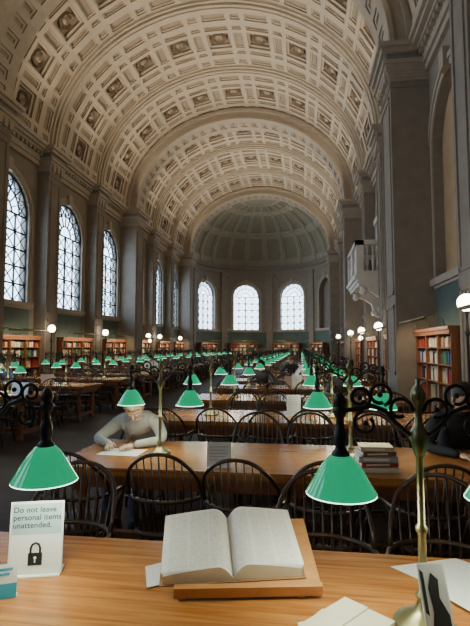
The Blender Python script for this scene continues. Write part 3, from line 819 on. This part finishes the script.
def person(name, loc, rz, top, legs, hair, lean=.35, headx=0.0, drop=0.0, tilt=0.0, yaw=0.0, reach=0.0):
    """seated, facing local -y, seat z .455, table top z .76 in front"""
    root = empty(name, loc, (0, 0, rz))
    zs_ = .76+.035
    shx, ln = .175, lean
    V = []; Eg = []; Rr = []
    def a(p, r, par=None):
        V.append(p); Rr.append(r)
        if par is not None: Eg.append((par, len(V)-1))
        return len(V)-1
    pel = a((0, .02, .57), (.15, .115)); wst = a((headx*.3, .02-.15*ln, .72-drop*.1), (.135, .105), pel)
    ch = a((headx*.6, .0-.55*ln, .92-drop*.5), (.155, .12), wst); ub = a((headx*.8, -.85*ln, 1.04-drop*.9), (.12, .095), ch)
    nk = a((headx*.9, -1.08*ln, 1.10-drop*1.1), .055, ub)
    nk2 = a((headx, -1.25*ln, 1.13-drop*1.2), .05, nk)
    el = {}
    for s in (-1, 1):
        sh = a((headx*.8+s*shx, -.85*ln, 1.01-drop*.9), .068, ub)
        e1 = a((headx*.7+s*(shx+.09), -.85*ln-.10, .87-drop*.4), .052, sh)
        e2 = a((headx*.6+s*(shx+.12), -.85*ln-.15, zs_+.01), .046, e1)
        wr_ = a((headx*.6+s*.10, -.85*ln-.32, zs_), .032, e2); el[s] = V[wr_]
        hp = a((s*.09, .0, .55), (.10, .095), pel); kn = a((s*.12, -.42, .53), .07, hp)
        cf = a((s*.12, -.43, .32), .055, kn); an = a((s*.12, -.40, .11), .042, cf)
        a((s*.13, -.53, .055), .042, an)
    me = skin_mesh(V, Eg, Rr, 0, 2)
    me.materials.clear()
    for m in (top, legs, SKIN, BLACK): me.materials.append(m)
    nz_ = 1.11-drop*1.12
    for p in me.polygons:
        c = p.center
        if c.z < .115: k = 3
        elif c.z < .60 and not (c.y > -.1 and c.z > .585): k = 1
        else: k = 0
        if c.z > nz_-.03 and abs(c.x-headx) < .07 and c.y < -1.12*ln: k = 2
        p.material_index = k
    place('body', me, parent=root)
    for s in (-1, 1):
        w = Vector(el[s]); V2 = [tuple(w)]; E2 = []; R2_ = [.024]
        d = Vector((-s*.35, -1, 0)).normalized(); n = Vector((-d.y, d.x, 0))
        pm_ = w+d*.05+Vector((0,0,-.005)); V2.append(tuple(pm_)); E2.append((0,1)); R2_.append((.034,.018))
        for q, (off, L) in enumerate(((-.028,.058),(-.010,.068),(.009,.064),(.026,.050))):
            b = pm_+d*.035+n*off; V2.append(tuple(b)); E2.append((1, len(V2)-1)); R2_.append(.0105)
            c = b+d*L*.55+Vector((0,0,.008)); V2.append(tuple(c)); E2.append((len(V2)-2, len(V2)-1)); R2_.append(.009)
            c = b+d*L+Vector((0,0,-.012)); V2.append(tuple(c)); E2.append((len(V2)-2, len(V2)-1)); R2_.append(.0075)
        sg = 1 if (n.x*(-s)) > 0 else -1
        b = w+d*.02+n*sg*.028; V2.append(tuple(b)); E2.append((0, len(V2)-1)); R2_.append(.012)
        V2.append(tuple(b+d*.045+n*sg*.018)); E2.append((len(V2)-2, len(V2)-1)); R2_.append(.009)
        hm = skin_mesh(V2, E2, R2_, 0, 1); hm.materials.clear(); hm.materials.append(SKIN)
        place('hand', hm, parent=root)
    hd = MB(); n = 24
    H = Matrix.Translation((headx, -1.25*ln-.045, 1.205-drop*1.25)) @ Matrix.Rotation(yaw, 4, 'Z') @ Matrix.Rotation(radians(18+60*ln)+tilt, 4, 'X')
    vs = []; fs = []
    M_ = 18
    for i in range(M_+1):
        t = pi*i/M_; z = -cos(t)*.118; r = sin(t)
        for k in range(n):
            an = 2*pi*k/n; x = r*cos(an)*.077; y = r*sin(an)*.095
            if z < 0: x *= 1-.28*(-z/.118)**1.5; y = y*(1-.12*(-z/.118)) - .012*(-z/.118)
            if y < 0 and z > -.01: y *= .95
            vs.append(H @ Vector((x, y, z)))
    for i in range(M_):
        for k in range(n): fs.append((i*n+k, i*n+(k+1) % n, (i+1)*n+(k+1) % n, (i+1)*n+k))
    hd.add(vs, fs, 0, True)
    hd.tube([(0,-.086,.012),(0,-.100,-.012),(0,-.110,-.030),(0,-.092,-.040)], [.007,.010,.014,.009], 8, 0, M=H)
    for s in (-1, 1):
        hd.ball((s*.030,-.082,.004), .010, 3, 10, M=H); hd.ball((s*.030,-.090,.003), .0052, 2, 8, M=H)
        hd.tube([(s*.016,-.090,.022),(s*.032,-.088,.027),(s*.046,-.078,.022)], .0035, 6, 1, M=H)
        hd.ball((s*.080,.004,-.012), .024, 0, 12, (.35,.7,1.15), M=H)
    hd.ball((0,-.086,-.062), .02, 4, 12, (1.1,.35,.3), M=H)
    vs = []; fs = []
    for i in range(13):
        t = pi*i/18; z = cos(t)*.128; r = sin(t)
        for k in range(n):
            an = 2*pi*k/n; rr = random.uniform(.985, 1.02)
            x = r*cos(an)*.087*rr; y = r*sin(an)*.105*rr+.006; zz = z
            front = sin(an) < -.3
            if front and zz < .055: y = max(y, -.06*(1)) if abs(cos(an)) < .8 else y; zz = max(zz, .05)
            vs.append(H @ Vector((x, y, zz)))
    for i in range(12):
        for k in range(n): fs.append((i*n+k, i*n+(k+1) % n, (i+1)*n+(k+1) % n, (i+1)*n+k))
    hd.add(vs, fs, 1, True)
    place('head', hd.mesh('head', [SKIN, hair, EYE, PAPER, LIP]), parent=root)
    cl = MB(); cl.tube([(headx*.9+.062*cos(q*pi/6), -1.05*ln+.062*sin(q*pi/6), 1.085-drop*1.08+.02*sin(q*pi/6)) for q in range(12)], .014, 6, 0, closed=True)
    place('collar', cl.mesh('collar', [top]), parent=root)
    return root
G1 = mat('jacket_light_grey', (.40,.40,.38), .85, var=.15, scale=12)
G2 = mat('coat_black', (.015,.015,.02), .8); G3 = mat('sweater_navy', (.04,.06,.12), .85); G4 = mat('shirt_white', (.6,.6,.62), .8)
G5 = mat('sweater_maroon', (.2,.03,.03), .85); JN = mat('jeans', (.05,.08,.15), .85)
HR1 = mat('hair_grey_blond', (.25,.19,.12), .8, var=.4, scale=60, bump=.5); HR2 = mat('hair_dark', (.02,.014,.01), .6, var=.3, scale=60, bump=.4); HR3 = mat('hair_blond', (.32,.20,.09), .7, var=.3, scale=60)
person('person_writing', (-1.56, R2+.74, 0), radians(0), G1, JN, HR1, lean=.36, headx=.13, drop=.09, tilt=radians(18), yaw=radians(10))
spots = [(1.26, 1, 1, G2, HR2), (-5.95, 3, 1, G2, HR2), (-7.2, 4, 1, G3, HR2), (-.86, 4, 1, G2, HR2), (.70, 3, 1, G2, HR2), (-.1, 5, 1, G4, HR3), (1.1, 6, 1, G5, HR2), (-.40, 6, 1, G2, HR1), (-5.4, 7, 1, G4, HR2),(.9, 8, 1, G3, HR2)]
for (x, k, s, g, h) in spots:
    yc = ROW0+PITCH*k+.66
    best = min((o for o in COL.objects if o.name.startswith('windsor_chair')), key=lambda o: (o.location.x-x)**2+(o.location.y-yc)**2)
    person('person_reading', (best.location.x, best.location.y-.02, 0), 0, g, JN, h, lean=random.uniform(.22, .32))
pn = MB(); pn.tube([(-1.44, R2+.10, TZ+.008), (-1.41, R2+.17, TZ+.11)], .004, 6)
place('pen', pn.mesh('pen', [BLACK]))

# ------------------------------------------------------------------ lights
for i in range(0, 10):
    yc = (E[i]+E[i+1])/2
    g = .5 if i < 4 else .9
    lo = yc + (.35 if i in MAJ else 0) - (.35 if (i+1) in MAJ else 0)
    area('cornice_uplight', (XL+.62, lo, ZS+.30), (1, 0, .85), .12, 2.0, 82*g, (1, .86, .64), 110)
    area('cornice_uplight', (XR-.62, lo, ZS+.30), (-1, 0, .85), .12, 2.0, 70*g, (1, .86, .64), 110)

w = bpy.data.worlds.new('sky'); SC.world = w; w.use_nodes = True
nt = w.node_tree; bg = nt.nodes['Background']
tc = nt.nodes.new('ShaderNodeTexCoord'); sp = nt.nodes.new('ShaderNodeSeparateXYZ'); r = nt.nodes.new('ShaderNodeValToRGB')
nt.links.new(tc.outputs['Generated'], sp.inputs[0]); nt.links.new(sp.outputs[2], r.inputs['Fac']); nt.links.new(r.outputs[0], bg.inputs['Color'])
r.color_ramp.elements[0].color = (.60, .78, .97, 1); r.color_ramp.elements[0].position = 0.0
r.color_ramp.elements[1].color = (.44, .68, 1.0, 1); r.color_ramp.elements[1].position = .7
bg.inputs['Strength'].default_value = 7.0

# ------------------------------------------------------------------ camera
cam = bpy.data.cameras.new('camera'); co = bpy.data.objects.new('camera', cam); COL.objects.link(co)
cam.sensor_fit = 'VERTICAL'; cam.sensor_height = 36; cam.lens = 36*470/626
cam.clip_start = .05; cam.clip_end = 200
co.location = (0, 0, 1.6)
R = Matrix.Rotation(radians(8), 4, 'Z') @ Matrix.Rotation(radians(90+4.15), 4, 'X')
co.rotation_euler = R.to_euler()
SC.camera = co
